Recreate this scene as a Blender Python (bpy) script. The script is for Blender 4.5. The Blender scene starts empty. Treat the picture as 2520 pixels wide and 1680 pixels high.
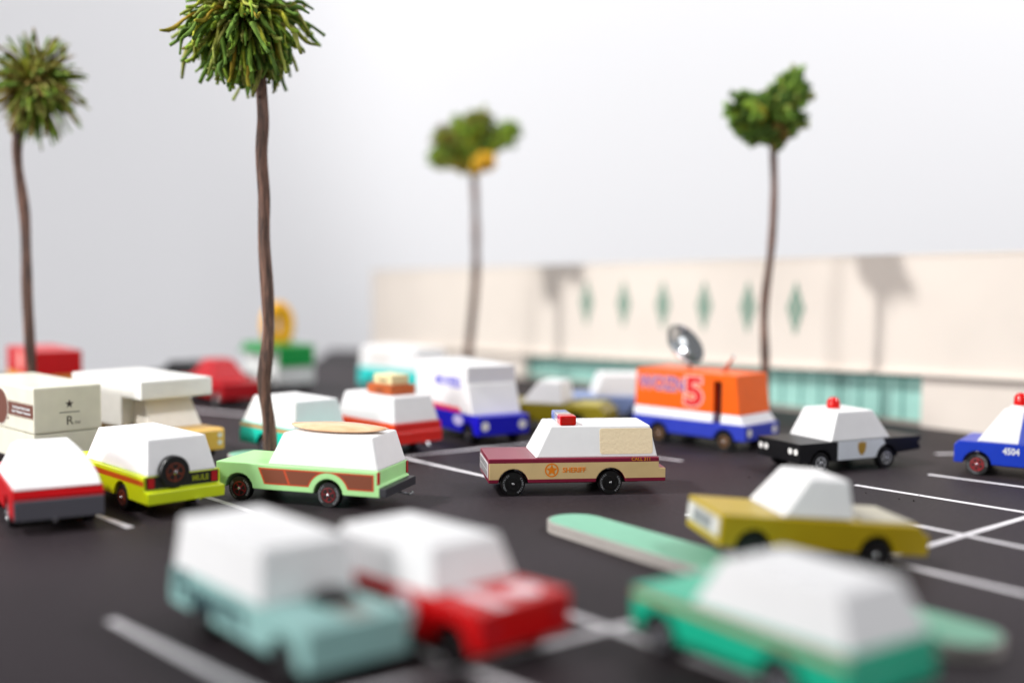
import bpy, bmesh, math, random
from mathutils import Vector, Matrix

# everything is authored in centimetres (toy size) and scaled to metres by S
S = 0.01
sc = bpy.context.scene
COL = sc.collection
random.seed(7)

# ------------------------------------------------------------------ camera
cam_d = bpy.data.cameras.new('camera')
cam_d.sensor_width = 36.0
cam_d.lens = 41.43
cam_d.clip_start = 0.01
cam_d.clip_end = 60.0
cam_d.dof.use_dof = True
cam_d.dof.focus_distance = 0.56
cam_d.dof.aperture_fstop = 2.65
cam = bpy.data.objects.new('camera', cam_d)
COL.objects.link(cam)
cam.matrix_world = (Matrix.Translation((0, 0, 11.141 * S)) @ Matrix.Rotation(math.radians(90) - 0.070, 4, 'X')
                    @ Matrix.Rotation(0.0096, 4, 'Z'))
sc.camera = cam

# ------------------------------------------------------------------ light
w = bpy.data.worlds.new('World')
sc.world = w
w.use_nodes = True
w.node_tree.nodes['Background'].inputs[0].default_value = (0.97, 0.97, 1.0, 1)
w.node_tree.nodes['Background'].inputs[1].default_value = 0.28


def area_lamp(name, loc, target, size, power, color=(1, 1, 1)):
    d = bpy.data.lights.new(name, 'AREA')
    d.shape = 'DISK'
    d.size = size * S
    d.energy = power
    d.color = color
    o = bpy.data.objects.new(name, d)
    COL.objects.link(o)
    o.location = Vector(loc) * S
    o.rotation_euler = (Vector(target) - Vector(loc)).to_track_quat('-Z', 'Y').to_euler()
    return o


# key: a strobe with a reflector high on the left, its beam aimed past the middle of the table
kd = bpy.data.lights.new('studio_key_lamp', 'SPOT')
kd.energy = 465
kd.spot_size = math.radians(20.9)
kd.spot_blend = 0.8
kd.shadow_soft_size = 0.11
kd.color = (1.0, 0.985, 0.96)
key = bpy.data.objects.new('studio_key_lamp', kd)
COL.objects.link(key)
key.location = Vector((-205, 20, 245)) * S
key.rotation_euler = (Vector((2, 85, 0)) - Vector((-205, 20, 245))).to_track_quat('-Z', 'Y').to_euler()
area_lamp('studio_fill_lamp', (-110, -20, 45), (4, 62, 0), 40, 14, (1.0, 0.99, 0.98))
area_lamp('right_fill_lamp', (180, -10, 110), (0, 60, 0), 110, 8, (0.98, 0.99, 1.0))  # added fill, standing in for light bounced back from the right
area_lamp('studio_wall_lamp', (290, 110, 330), (150, 330, -10), 90, 120, (1.0, 0.99, 1.0))
# added spot near the key, put in to brighten the back wall
bd = bpy.data.lights.new('backdrop_fill_spot', 'SPOT')
bd.energy = 355
bd.spot_size = math.radians(44)
bd.spot_blend = 0.5
bd.shadow_soft_size = 0.2
bd.color = (1.0, 0.995, 0.99)
bdo = bpy.data.objects.new('backdrop_fill_spot', bd)
COL.objects.link(bdo)
bdo.location = Vector((-200, 40, 255)) * S
bdo.rotation_euler = (Vector((92, 305, 62)) - Vector((-200, 40, 255))).to_track_quat('-Z', 'Y').to_euler()

sc.view_settings.view_transform = 'Standard'
sc.view_settings.look = 'None'
sc.view_settings.gamma = 1.0
sc.view_settings.use_curve_mapping = False
sc.view_settings.exposure = 0.0


# ------------------------------------------------------------------ helpers
def lin(c):
    c = c.lstrip('#')
    r = []
    for i in (0, 2, 4):
        v = int(c[i:i + 2], 16) / 255
        r.append(v / 12.92 if v <= 0.04045 else ((v + 0.055) / 1.055) ** 2.4)
    return (*r, 1)


MATS = {}


def new_mat(name):
    m = bpy.data.materials.new(name)
    m.use_nodes = True
    return m, m.node_tree.nodes, m.node_tree.links, m.node_tree.nodes['Principled BSDF']


def nd(N, t, **kw):
    n = N.new(t)
    for k, v in kw.items():
        setattr(n, k, v)
    return n


def add_bump(N, L, bs, scale, strength, dist=0.0002, detail=4):
    tc = nd(N, 'ShaderNodeTexCoord')
    ns = nd(N, 'ShaderNodeTexNoise')
    ns.inputs['Scale'].default_value = scale
    ns.inputs['Detail'].default_value = detail
    L.new(tc.outputs['Object'], ns.inputs['Vector'])
    bp = nd(N, 'ShaderNodeBump')
    bp.inputs['Strength'].default_value = strength
    bp.inputs['Distance'].default_value = dist
    L.new(ns.outputs['Fac'], bp.inputs['Height'])
    L.new(bp.outputs['Normal'], bs.inputs['Normal'])
    return tc, ns


def vary(N, L, tc, color_out_or_val, scale=120, amt=0.06):
    """multiply a colour by a soft noise (paint unevenness)"""
    ns = nd(N, 'ShaderNodeTexNoise')
    ns.inputs['Scale'].default_value = scale
    ns.inputs['Detail'].default_value = 5
    L.new(tc.outputs['Object'], ns.inputs['Vector'])
    mr = nd(N, 'ShaderNodeMapRange')
    mr.inputs['From Min'].default_value = 0.3
    mr.inputs['From Max'].default_value = 0.7
    mr.inputs['To Min'].default_value = 1 - amt
    mr.inputs['To Max'].default_value = 1 + amt * 0.3
    L.new(ns.outputs['Fac'], mr.inputs['Value'])
    mx = nd(N, 'ShaderNodeMix', data_type='RGBA', blend_type='MULTIPLY')
    mx.inputs[0].default_value = 1
    if isinstance(color_out_or_val, tuple):
        mx.inputs[6].default_value = color_out_or_val
    else:
        L.new(color_out_or_val, mx.inputs[6])
    L.new(mr.outputs[0], mx.inputs[7])
    return mx.outputs[2]


def paint(hexc, rough=0.36, coat=0.15, bump=0.10, amt=0.06):
    key = ('paint', hexc, rough, coat, bump)
    if key in MATS:
        return MATS[key]
    m, N, L, bs = new_mat('painted_wood_' + hexc.strip('#'))
    tc, ns = add_bump(N, L, bs, 900, bump, 0.0001)
    L.new(vary(N, L, tc, lin(hexc), 140, amt), bs.inputs['Base Color'])
    bs.inputs['Roughness'].default_value = rough
    bs.inputs['Coat Weight'].default_value = coat * 0.4
    bs.inputs['Specular IOR Level'].default_value = 0.32
    bs.inputs['Coat Roughness'].default_value = 0.25
    MATS[key] = m
    return m


def banded(hexbase, bands, halfw, rough=0.36):
    """painted wood whose two long sides carry printed stripes: bands = [(z0,z1,hex)] in cm"""
    m, N, L, bs = new_mat('striped_paint')
    tc, ns = add_bump(N, L, bs, 900, 0.10, 0.0001)
    sp = nd(N, 'ShaderNodeSeparateXYZ')
    L.new(tc.outputs['Object'], sp.inputs[0])
    ab = nd(N, 'ShaderNodeMath', operation='ABSOLUTE')
    L.new(sp.outputs[1], ab.inputs[0])
    side = nd(N, 'ShaderNodeMath', operation='GREATER_THAN')
    L.new(ab.outputs[0], side.inputs[0])
    side.inputs[1].default_value = (halfw - 0.012) * S
    col = lin(hexbase)
    cur = None
    for z0, z1, hx in bands:
        a = nd(N, 'ShaderNodeMath', operation='GREATER_THAN')
        L.new(sp.outputs[2], a.inputs[0])
        a.inputs[1].default_value = z0 * S
        b = nd(N, 'ShaderNodeMath', operation='LESS_THAN')
        L.new(sp.outputs[2], b.inputs[0])
        b.inputs[1].default_value = z1 * S
        c = nd(N, 'ShaderNodeMath', operation='MULTIPLY')
        L.new(a.outputs[0], c.inputs[0])
        L.new(b.outputs[0], c.inputs[1])
        d = nd(N, 'ShaderNodeMath', operation='MULTIPLY')
        L.new(c.outputs[0], d.inputs[0])
        L.new(side.outputs[0], d.inputs[1])
        mx = nd(N, 'ShaderNodeMix', data_type='RGBA')
        L.new(d.outputs[0], mx.inputs[0])
        if cur is None:
            mx.inputs[6].default_value = col
        else:
            L.new(cur, mx.inputs[6])
        mx.inputs[7].default_value = lin(hx)
        cur = mx.outputs[2]
    L.new(vary(N, L, tc, cur, 140, 0.06), bs.inputs['Base Color'])
    bs.inputs['Roughness'].default_value = rough
    bs.inputs['Coat Weight'].default_value = 0.15
    bs.inputs['Coat Roughness'].default_value = 0.25
    return m


def plain(hexc, rough=0.5, metal=0.0, name='plain', spec=0.5, trans=0.0, bump=0):
    key = (name, hexc, rough, metal, trans)
    if key in MATS:
        return MATS[key]
    m, N, L, bs = new_mat(name + '_' + hexc.strip('#'))
    bs.inputs['Base Color'].default_value = lin(hexc)
    bs.inputs['Roughness'].default_value = rough
    bs.inputs['Metallic'].default_value = metal
    bs.inputs['Specular IOR Level'].default_value = spec
    bs.inputs['Transmission Weight'].default_value = trans
    if bump:
        add_bump(N, L, bs, 600, bump, 0.0001)
    MATS[key] = m
    return m


def wood(hex1, hex2, axis=0, scale=60, rough=0.4):
    m, N, L, bs = new_mat('wood_grain')
    tc = nd(N, 'ShaderNodeTexCoord')
    mp = nd(N, 'ShaderNodeMapping')
    sv = [6, 6, 6]
    sv[axis] = 0.6
    mp.inputs['Scale'].default_value = sv
    L.new(tc.outputs['Object'], mp.inputs[0])
    ns = nd(N, 'ShaderNodeTexNoise')
    ns.inputs['Scale'].default_value = scale
    ns.inputs['Detail'].default_value = 8
    ns.inputs['Roughness'].default_value = 0.65
    L.new(mp.outputs[0], ns.inputs['Vector'])
    cr = nd(N, 'ShaderNodeValToRGB')
    cr.color_ramp.elements[0].position = 0.36
    cr.color_ramp.elements[1].position = 0.64
    cr.color_ramp.elements[0].color = lin(hex1)
    cr.color_ramp.elements[1].color = lin(hex2)
    L.new(ns.outputs['Fac'], cr.inputs[0])
    L.new(cr.outputs[0], bs.inputs['Base Color'])
    bp = nd(N, 'ShaderNodeBump')
    bp.inputs['Strength'].default_value = 0.5
    bp.inputs['Distance'].default_value = 0.0004
    L.new(ns.outputs['Fac'], bp.inputs['Height'])
    L.new(bp.outputs[0], bs.inputs['Normal'])
    bs.inputs['Roughness'].default_value = rough
    return m


def link(name, me, mat, parent=None, loc=None):
    o = bpy.data.objects.new(name, me)
    COL.objects.link(o)
    if mat is not None and not me.materials:
        me.materials.append(mat)
    if parent is not None:
        o.parent = parent
    if loc is not None:
        o.location = Vector(loc) * S
    return o


def obj(name, bm, mat, parent=None, smooth=None, loc=None):
    """one mesh object out of a bmesh authored in cm"""
    for v in bm.verts:
        v.co *= S
    bmesh.ops.recalc_face_normals(bm, faces=bm.faces)
    me = bpy.data.meshes.new(name)
    bm.to_mesh(me)
    bm.free()
    if smooth is not None:
        me.shade_smooth()
        me.set_sharp_from_angle(angle=math.radians(smooth))
    return link(name, me, mat, parent, loc)


def tag(o, label=None, cat=None, group=None, kind=None):
    if label:
        o['label'] = label
    if cat:
        o['category'] = cat
    if group:
        o['group'] = group
    if kind:
        o['kind'] = kind
    return o


def thing(name, label, cat, loc=(0, 0, 0), yaw=0, group=None):
    o = bpy.data.objects.new(name, None)
    o.empty_display_size = 0.01
    COL.objects.link(o)
    o.location = Vector(loc) * S
    o.rotation_euler = (0, 0, yaw)
    return tag(o, label, cat, group)


def add_box(bm, x0, x1, y0, y1, z0, z1):
    vs = [bm.verts.new(p) for p in ((x0, y0, z0), (x1, y0, z0), (x1, y1, z0), (x0, y1, z0),
                                    (x0, y0, z1), (x1, y0, z1), (x1, y1, z1), (x0, y1, z1))]
    for f in ((3, 2, 1, 0), (4, 5, 6, 7), (0, 1, 5, 4), (1, 2, 6, 5), (2, 3, 7, 6), (3, 0, 4, 7)):
        bm.faces.new([vs[i] for i in f])
    return vs


def box(x0, x1, y0, y1, z0, z1, bev=0):
    bm = bmesh.new()
    add_box(bm, x0, x1, y0, y1, z0, z1)
    return bevel(bm, bev)


def bevel(bm, off, seg=2, ang=35):
    if off > 0:
        bm.normal_update()
        bmesh.ops.recalc_face_normals(bm, faces=bm.faces)
        es = [e for e in bm.edges if len(e.link_faces) == 2 and e.calc_face_angle(0) > math.radians(ang)]
        bmesh.ops.bevel(bm, geom=es, offset=off, segments=seg, affect='EDGES', profile=0.6, clamp_overlap=True)
    return bm


def frustum(b, t, z0, z1, bev=0.05):
    """b, t = (x0, x1, y0, y1) rectangles at z0 and z1"""
    bm = bmesh.new()
    vs = [bm.verts.new(p) for p in ((b[0], b[2], z0), (b[1], b[2], z0), (b[1], b[3], z0), (b[0], b[3], z0),
                                    (t[0], t[2], z1), (t[1], t[2], z1), (t[1], t[3], z1), (t[0], t[3], z1))]
    for f in ((3, 2, 1, 0), (4, 5, 6, 7), (0, 1, 5, 4), (1, 2, 6, 5), (2, 3, 7, 6), (3, 0, 4, 7)):
        bm.faces.new([vs[i] for i in f])
    return bevel(bm, bev)


def prism(pts, v0, v1, bev=0.05, ang=35):
    """side profile pts (u,z) extruded across v"""
    bm = bmesh.new()
    a = [bm.verts.new((u, v0, z)) for u, z in pts]
    b = [bm.verts.new((u, v1, z)) for u, z in pts]
    bm.faces.new(a)
    bm.faces.new(list(reversed(b)))
    n = len(pts)
    for i in range(n):
        bm.faces.new((a[i], b[i], b[(i + 1) % n], a[(i + 1) % n]))
    return bevel(bm, bev, 2, ang)


def lathe(prof, axis='y', seg=28):
    """prof = [(r, a)] turned about an axis"""
    bm = bmesh.new()
    rings = []
    for r, a in prof:
        ring = []
        for i in range(seg):
            t = 2 * math.pi * i / seg
            c, s = r * math.cos(t), r * math.sin(t)
            p = {'y': (c, a, s), 'z': (c, s, a), 'x': (a, c, s)}[axis]
            ring.append(bm.verts.new(p))
        rings.append(ring)
    for A, B in zip(rings, rings[1:]):
        for i in range(seg):
            j = (i + 1) % seg
            bm.faces.new((A[i], A[j], B[j], B[i]))
    bm.faces.new(rings[0])
    bm.faces.new(list(reversed(rings[-1])))
    return bm


def add_tube(bm, path, rad, seg=8, cap=True, twist=0.0):
    path = [Vector(p) for p in path]
    rings = []
    up = Vector((0.13, 0.97, 0.2))
    for i, p in enumerate(path):
        d = (path[min(i + 1, len(path) - 1)] - path[max(i - 1, 0)]).normalized()
        x = d.cross(up).normalized()
        y = d.cross(x).normalized()
        r = rad[i] if isinstance(rad, (list, tuple)) else rad
        ring = []
        for k in range(seg):
            t = 2 * math.pi * k / seg + twist * i
            rr = r(t, i) if callable(r) else r
            ring.append(bm.verts.new(p + x * (rr * math.cos(t)) + y * (rr * math.sin(t))))
        rings.append(ring)
    for A, B in zip(rings, rings[1:]):
        for k in range(seg):
            j = (k + 1) % seg
            bm.faces.new((A[k], A[j], B[j], B[k]))
    if cap:
        bm.faces.new(list(reversed(rings[0])))
        bm.faces.new(rings[-1])
    return bm


def poly(pts3):
    bm = bmesh.new()
    bm.faces.new([bm.verts.new(p) for p in pts3])
    return bm


def plate(fn, pts, th=0.012):
    """thin printed patch on a surface: fn(a, b, off) -> 3D point lying off above the surface"""
    bm = bmesh.new()
    t = [bm.verts.new(fn(a, b, th)) for a, b in pts]
    k = [bm.verts.new(fn(a, b, -0.01)) for a, b in pts]
    bm.faces.new(t)
    n = len(pts)
    for i in range(n):
        bm.faces.new((t[i], k[i], k[(i + 1) % n], t[(i + 1) % n]))
    return bm


def side_fn(side, W):
    return lambda u, z, off: (u, side * (W / 2 + off), z)


def end_fn(u, sgn):
    return lambda v, z, off: (u + sgn * off, v, z)


def rrect(x0, x1, y0, y1, r, n=5):
    out = []
    for cx, cy, a0 in ((x1 - r, y1 - r, 0), (x0 + r, y1 - r, 90), (x0 + r, y0 + r, 180), (x1 - r, y0 + r, 270)):
        for i in range(n + 1):
            a = math.radians(a0 + 90 * i / n)
            out.append((cx + r * math.cos(a), cy + r * math.sin(a)))
    return out


def circ(cx, cy, r, n=24, a0=0, a1=360):
    full = abs(a1 - a0) >= 360
    k = n if full else n + 1
    return [(cx + r * math.cos(math.radians(a0 + (a1 - a0) * i / n)), cy + r * math.sin(math.radians(a0 + (a1 - a0) * i / n)))
            for i in range(k)]


def star(cx, cy, r, inner=0.42):
    out = []
    for i in range(10):
        a = math.radians(90 + 36 * i)
        q = r if i % 2 == 0 else r * inner
        out.append((cx + q * math.cos(a), cy + q * math.sin(a)))
    return out


def text_mesh(s, size, bold=0.0, ext=0.006, spacing=1.0, align='CENTER', xs=1.0):
    c = bpy.data.curves.new('lettering', 'FONT')
    c.body = s
    c.size = size * S
    c.align_x = align
    c.align_y = 'CENTER'
    c.extrude = ext * S
    c.offset = bold * S
    c.space_character = spacing
    c.resolution_u = 3
    o = bpy.data.objects.new('lettering', c)
    COL.objects.link(o)
    bpy.context.view_layer.update()
    me = bpy.data.meshes.new_from_object(o)
    bpy.data.objects.remove(o)
    bpy.data.curves.remove(c)
    me.materials.clear()
    if xs != 1.0:
        me.transform(Matrix.Diagonal((xs, 1, 1, 1)))
    me.name = 'lettering'
    return me


def frame(x, y, o):
    x, y = Vector(x).normalized(), Vector(y).normalized()
    z = x.cross(y)
    m = Matrix((x, y, z)).transposed().to_4x4()
    m.translation = Vector(o) * S
    return m


def lettering(parent, s, size, mat, x, y, o, name='lettering', **kw):
    me = text_mesh(s, size, **kw)
    me.transform(frame(x, y, o))
    return link(name, me, mat, parent)


def side_text(parent, s, size, mat, side, W, u, z, off=0.008, **kw):
    return lettering(parent, s, size, mat, (-side, 0, 0), (0, 0, 1), (u, side * (W / 2 + off), z), **kw)


# ------------------------------------------------------------------ common materials
WHITE = paint('#E8E8E9', 0.40, 0.1, 0.16, 0.03)
CREAM_WHITE = paint('#E9E6DB', 0.38, 0.15, 0.10, 0.04)
RUBBER = plain('#0C0C0D', 0.42, name='rubber')
INK_WHITE = plain('#D8DADC', 0.5, name='ink')
INK_DARK = plain('#2B211E', 0.5, name='ink')
STEEL = plain('#C9CBCF', 0.22, 1.0, name='steel')
LAMP_WHITE = plain('#E4E2E0', 0.3, name='lamp_print')
RED_GLASS = plain('#E01010', 0.12, name='red_plastic', trans=0.25)
TAIL_RED = plain('#B0121C', 0.3, name='tail_red')
BLACK = plain('#101013', 0.4, name='black_paint', bump=0.05)

# ------------------------------------------------------------------ setting
# mat board of the parking lot
m, N, L, bs = new_mat('dark_board')
tc, ns = add_bump(N, L, bs, 1400, 0.35, 0.0003, 6)
big = nd(N, 'ShaderNodeTexNoise')
big.inputs['Scale'].default_value = 9
big.inputs['Detail'].default_value = 6
L.new(tc.outputs['Object'], big.inputs['Vector'])
cr = nd(N, 'ShaderNodeValToRGB')
cr.color_ramp.elements[0].position = 0.3
cr.color_ramp.elements[1].position = 0.72
cr.color_ramp.elements[0].color = lin('#292427')
cr.color_ramp.elements[1].color = lin('#342D31')
L.new(big.outputs['Fac'], cr.inputs[0])
speck = nd(N, 'ShaderNodeTexNoise')
speck.inputs['Scale'].default_value = 420
speck.inputs['Detail'].default_value = 3
L.new(tc.outputs['Object'], speck.inputs['Vector'])
cs = nd(N, 'ShaderNodeValToRGB')
cs.color_ramp.elements[0].position = 0.42
cs.color_ramp.elements[1].position = 0.68
cs.color_ramp.elements[0].color = (0.86, 0.86, 0.86, 1)
cs.color_ramp.elements[1].color = (1.2, 1.2, 1.2, 1)
L.new(speck.outputs['Fac'], cs.inputs[0])
mx = nd(N, 'ShaderNodeMix', data_type='RGBA', blend_type='MULTIPLY')
mx.inputs[0].default_value = 1
L.new(cr.outputs[0], mx.inputs[6])
L.new(cs.outputs[0], mx.inputs[7])
L.new(mx.outputs[2], bs.inputs['Base Color'])
rr = nd(N, 'ShaderNodeMapRange')
bs.inputs['Specular IOR Level'].default_value = 0.12
rr.inputs['To Min'].default_value = 0.50
rr.inputs['To Max'].default_value = 0.62
L.new(big.outputs['Fac'], rr.inputs['Value'])
L.new(rr.outputs[0], bs.inputs['Roughness'])
BOARD = m

bm = bmesh.new()
outline = [(-95, -12), (95, -12), (95, 142), (-22, 142), (-20, 108), (-95, 106)]
top = [bm.verts.new((x, y, 0)) for x, y in outline]
bot = [bm.verts.new((x, y, -0.4)) for x, y in outline]
bm.faces.new(top)
bm.faces.new(list(reversed(bot)))
for i in range(len(outline)):
    j = (i + 1) % len(outline)
    bm.faces.new((top[i], bot[i], bot[j], top[j]))
ground = tag(obj('ground', bm, BOARD), kind='structure')

# white studio walls far behind the table
m, N, L, bs = new_mat('wall_paint')
add_bump(N, L, bs, 6, 0.05, 0.01)
bs.inputs['Base Color'].default_value = lin('#F1F1F3')
bs.inputs['Roughness'].default_value = 0.75
WALL = m
corner = Vector((-60, 305, 0))
ldir = Vector((-181, -290, 0)).normalized()


# one continuous white wall: left flank, softly coved corner, back
pa = corner + ldir * 34
pb = corner + Vector((34, 0.9, 0))
line = [corner + ldir * 260]
for k in range(19):
    t = k / 18
    line.append(pa * (1 - t) ** 2 + corner * (2 * t * (1 - t)) + pb * t ** 2)
line.append(corner + Vector((430, 12, 0)))
bm = bmesh.new()
rows = [[bm.verts.new((p.x + o[0], p.y + o[1], z)) for p in line] for z, o in ((-80, (0, 0)), (260, (0, 0)), (260, (-4, 8)), (-80, (-4, 8)))]
for a in range(4):
    A, B = rows[a], rows[(a + 1) % 4]
    for k in range(len(line) - 1):
        bm.faces.new((A[k], A[k + 1], B[k + 1], B[k]))
bm.faces.new([rw[0] for rw in rows])
bm.faces.new([rw[-1] for rw in reversed(rows)])
tag(obj('wall', bm, WALL, smooth=40), kind='structure')

# tape lines
TAPE = paint('#E3E0E4', 0.55, 0.0, 0.2, 0.10)


def tape(a, b, wd=0.34, z=0.012):
    a, b = Vector((*a, 0)), Vector((*b, 0))
    d = (b - a).normalized()
    n = Vector((-d.y, d.x, 0)) * wd / 2
    ln = (b - a).length
    k = max(2, int(ln / 1.2))
    rnd = random.Random(int(ln * 1000))
    bm = bmesh.new()
    l, r, l2, r2 = [], [], [], []
    for i in range(k + 1):
        p = a + d * (ln * i / k)
        j = 1 + rnd.uniform(-0.05, 0.05)
        sh = d * (rnd.uniform(-.06, .06) if i in (0, k) else 0)
        l.append(bm.verts.new(p + n * j + sh + Vector((0, 0, z))))
        r.append(bm.verts.new(p - n * j + Vector((0, 0, z))))
        l2.append(bm.verts.new(p + n * j + sh + Vector((0, 0, 0.001))))
        r2.append(bm.verts.new(p - n * j + Vector((0, 0, 0.001))))
    for i in range(k):
        bm.faces.new((l[i], r[i], r[i + 1], l[i + 1]))
        bm.faces.new((l[i], l[i + 1], l2[i + 1], l2[i]))
        bm.faces.new((r[i + 1], r[i], r2[i], r2[i + 1]))
    return tag(obj('parking_line', bm, TAPE), kind='structure')


for a, b in (((22.06, 61.6), (31.5, 53.0)), ((17.28, 58.45), (27.5, 47.8)), ((13.2, 54.7), (24.0, 41.0)),
             ((7.77, 51.24), (21.0, 34.8)), ((-12.2, 35.38), (-3.2, 26.0)),
             ((-2.77, 33.27), (3.5, 26.2)), ((1.82, 36.54), (10.0, 26.5)),
             ((-6.6, 65.9), (-0.9, 59.35)), ((5.4, 68.4), (9.55, 65.04)),
             ((-24.5, 57.0), (-15.55, 47.66)), ((-16.2, 56.2), (-11.2, 50.9))):
    tape(a, b)
for a, b in (((14.6, 44.2), (30.0, 57.6)), ((-6.5, 27.5), (5.6, 37.0)), ((-5.9, 65.78), (3.4, 72.4)),
             ((24.83, 68.25), (33.0, 69.6)), ((-26.0, 86.5), (-17.2, 81.6))):
    tape(a, b, z=0.020)

# little crumbs on the board
bm = bmesh.new()
for x, y in ((18.35, 55.0), (19.6, 55.9), (18.9, 54.6), (17.2, 56.4), (12.3, 60.2), (-1.4, 47.1), (5.2, 48.8), (15.1, 50.2)):
    r = random.uniform(0.03, 0.06)
    bmesh.ops.create_icosphere(bm, subdivisions=1, radius=r, matrix=Matrix.Translation((x, y, r * 0.5)))
tag(obj('crumbs', bm, plain('#1B1413', 0.8, name='crumb')), 'tiny dark crumbs scattered on the dark board', 'crumbs', kind='stuff')

# ------------------------------------------------------------------ wheels
AX = 0.575     # axle height = wheel radius


def wheel_meshes():
    r = AX
    out = {}
    prof = [(0.30, 0.0), (r - 0.07, 0.0), (r - 0.02, 0.025), (r, 0.07), (r, 0.36), (r - 0.03, 0.42), (0.30, 0.42)]
    bm = lathe(prof, 'y', 36)
    for v in bm.verts:
        v.co *= S
    bmesh.ops.recalc_face_normals(bm, faces=bm.faces)
    me = bpy.data.meshes.new('wheel')
    bm.to_mesh(me)
    bm.free()
    me.shade_smooth()
    me.set_sharp_from_angle(angle=math.radians(35))
    me.materials.append(RUBBER)
    out['tyre'] = me
    return out


def rim_bm():
    # outer face looks towards +y
    bm = lathe([(0.335, 0.36), (0.335, 0.435), (0.30, 0.44), (0.275, 0.395), (0.12, 0.385), (0.10, 0.425), (0.06, 0.43)], 'y', 30)
    for k in range(5):
        a = 2 * math.pi * k / 5 + 0.3
        vs = add_box(bm, 0.10, 0.285, 0.38, 0.425, -0.028, 0.028)
        bmesh.ops.rotate(bm, verts=vs, cent=(0, 0, 0), matrix=Matrix.Rotation(a, 3, 'Y'))
    return bm


WM = wheel_meshes()
bm = lathe([(0.075, 0.40), (0.075, 0.47), (0.05, 0.50), (0.015, 0.51)], 'y', 14)
for v in bm.verts:
    v.co *= S
HUB = bpy.data.meshes.new('axle_pin')
bm.to_mesh(HUB)
bm.free()
HUB.materials.append(STEEL)
RIMS = {}


def rim_mesh(hexc, rough=0.3, metal=0.0):
    if hexc not in RIMS:
        bm = rim_bm()
        for v in bm.verts:
            v.co *= S
        bmesh.ops.recalc_face_normals(bm, faces=bm.faces)
        me = bpy.data.meshes.new('rim')
        bm.to_mesh(me)
        bm.free()
        me.materials.append(plain(hexc, rough, metal, name='rim'))
        RIMS[hexc] = me
    return RIMS[hexc]


def tyre_text():
    me_all = bmesh.new()
    for word, a0, step in (('CANDYCAR', 62, -13.5), ('INDUSTRIES', 250, -11.5)):
        for i, ch in enumerate(word):
            a = math.radians(a0 + step * i)
            me = text_mesh(ch, 0.125, bold=0.0, ext=0.002)
            c, s = math.cos(a), math.sin(a)
            R = 0.445
            # seen from +y the picture x axis is -x
            me.transform(frame((-s * -1 * -1, 0, -c) if False else (-math.sin(a), 0, -math.cos(a)),
                               (-math.cos(a), 0, math.sin(a)), (-R * c, 0.424, R * s)))
            me_all.from_mesh(me)
            bpy.data.meshes.remove(me)
    me = bpy.data.meshes.new('tyre_lettering')
    me_all.to_mesh(me)
    me_all.free()
    me.materials.append(plain('#A4A6AA', 0.5, name='ink'))
    return me


TYRE_TEXT = tyre_text()


def add_wheel(root, u, side, W, rim='#111112', inset=0.06, letter=False, spin=0.0, z=AX, rough=0.3, metal=0.0):
    o = link('wheel', WM['tyre'], None, root)
    v = side * (W / 2 - inset - 0.42)
    o.location = Vector((u, v, z)) * S
    o.rotation_euler = (0, spin, 0 if side > 0 else math.pi)
    link('rim', rim_mesh(rim, rough, metal), None, o)
    link('axle_pin', HUB, None, o)
    if letter:
        link('tyre_lettering', TYRE_TEXT, None, o)
    return o


# ------------------------------------------------------------------ toy car
def arch_profile(top, zb, arches, R=0.72, n=10):
    """top = points from front-bottom over the car to rear-bottom; arches are axle u positions"""
    pts = list(top)
    for u in sorted(arches):
        d = zb - AX
        a = math.asin(max(-1, min(1, d / R)))
        for i in range(n + 1):
            t = math.pi - a - (math.pi - 2 * a) * i / n
            pts.append((u + R * math.cos(t), AX + R * math.sin(t)))
    return pts


def sub_frame(root, u0, u1, W, z0=0.50, z1=0.75):
    """underside block with the axles"""
    obj('underside', box(u0, u1, -W / 2 + 0.6, W / 2 - 0.6, z0, z1), BLACK, root)


def car(name, label, loc, yaw, body, cabin=None, rim='#111112', W=3.5, L=8.2, zb=0.62, zt=1.78, arches=(2.92, -1.75),
        tail=0.33, step=1.3, top=None, cab_mat=None, letter=False, group='toy cars on the parking lot', cat='toy car',
        rough=0.3, metal=0.0, bev=0.05, chamfer=0.0):
    root = thing(name, label, cat, (loc[0], loc[1], 0), yaw, group)
    h = L / 2
    if top is None:
        top = [(h, zb), (h, zt - chamfer), (h - chamfer, zt)] if chamfer else [(h, zb), (h, zt)]
        top += [(-h, zt)]
        if tail:
            top += [(-h, step), (-h - tail, step - 0.03), (-h - tail, zb)]
        else:
            top += [(-h, zb)]
    obj('body', prism(arch_profile(top, zb, arches), -W / 2, W / 2, bev), body, root)
    if cabin:
        cb, cf, rb, rf, wc, wr, zr = cabin
        c = obj('cabin', frustum((cb, cf, -wc, wc), (rb, rf, -wr, wr), zt, zr, 0.07), cab_mat or WHITE, root)
    for u in arches:
        for s in (1, -1):
            add_wheel(root, u, s, W, rim, letter=letter, spin=random.uniform(-0.5, 0.5), rough=rough, metal=metal)
    sub_frame(root, -h + 0.9, h - 0.9, W)
    return root


def disc(root, name, fn, c, r, mat, th=0.02, n=20):
    return obj(name, plate(fn, circ(c[0], c[1], r, n), th), mat, root)


STD = (-4.05, 1.85, -3.72, 1.09, 1.62, 1.34, 3.26)   # wagon cabin

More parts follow.
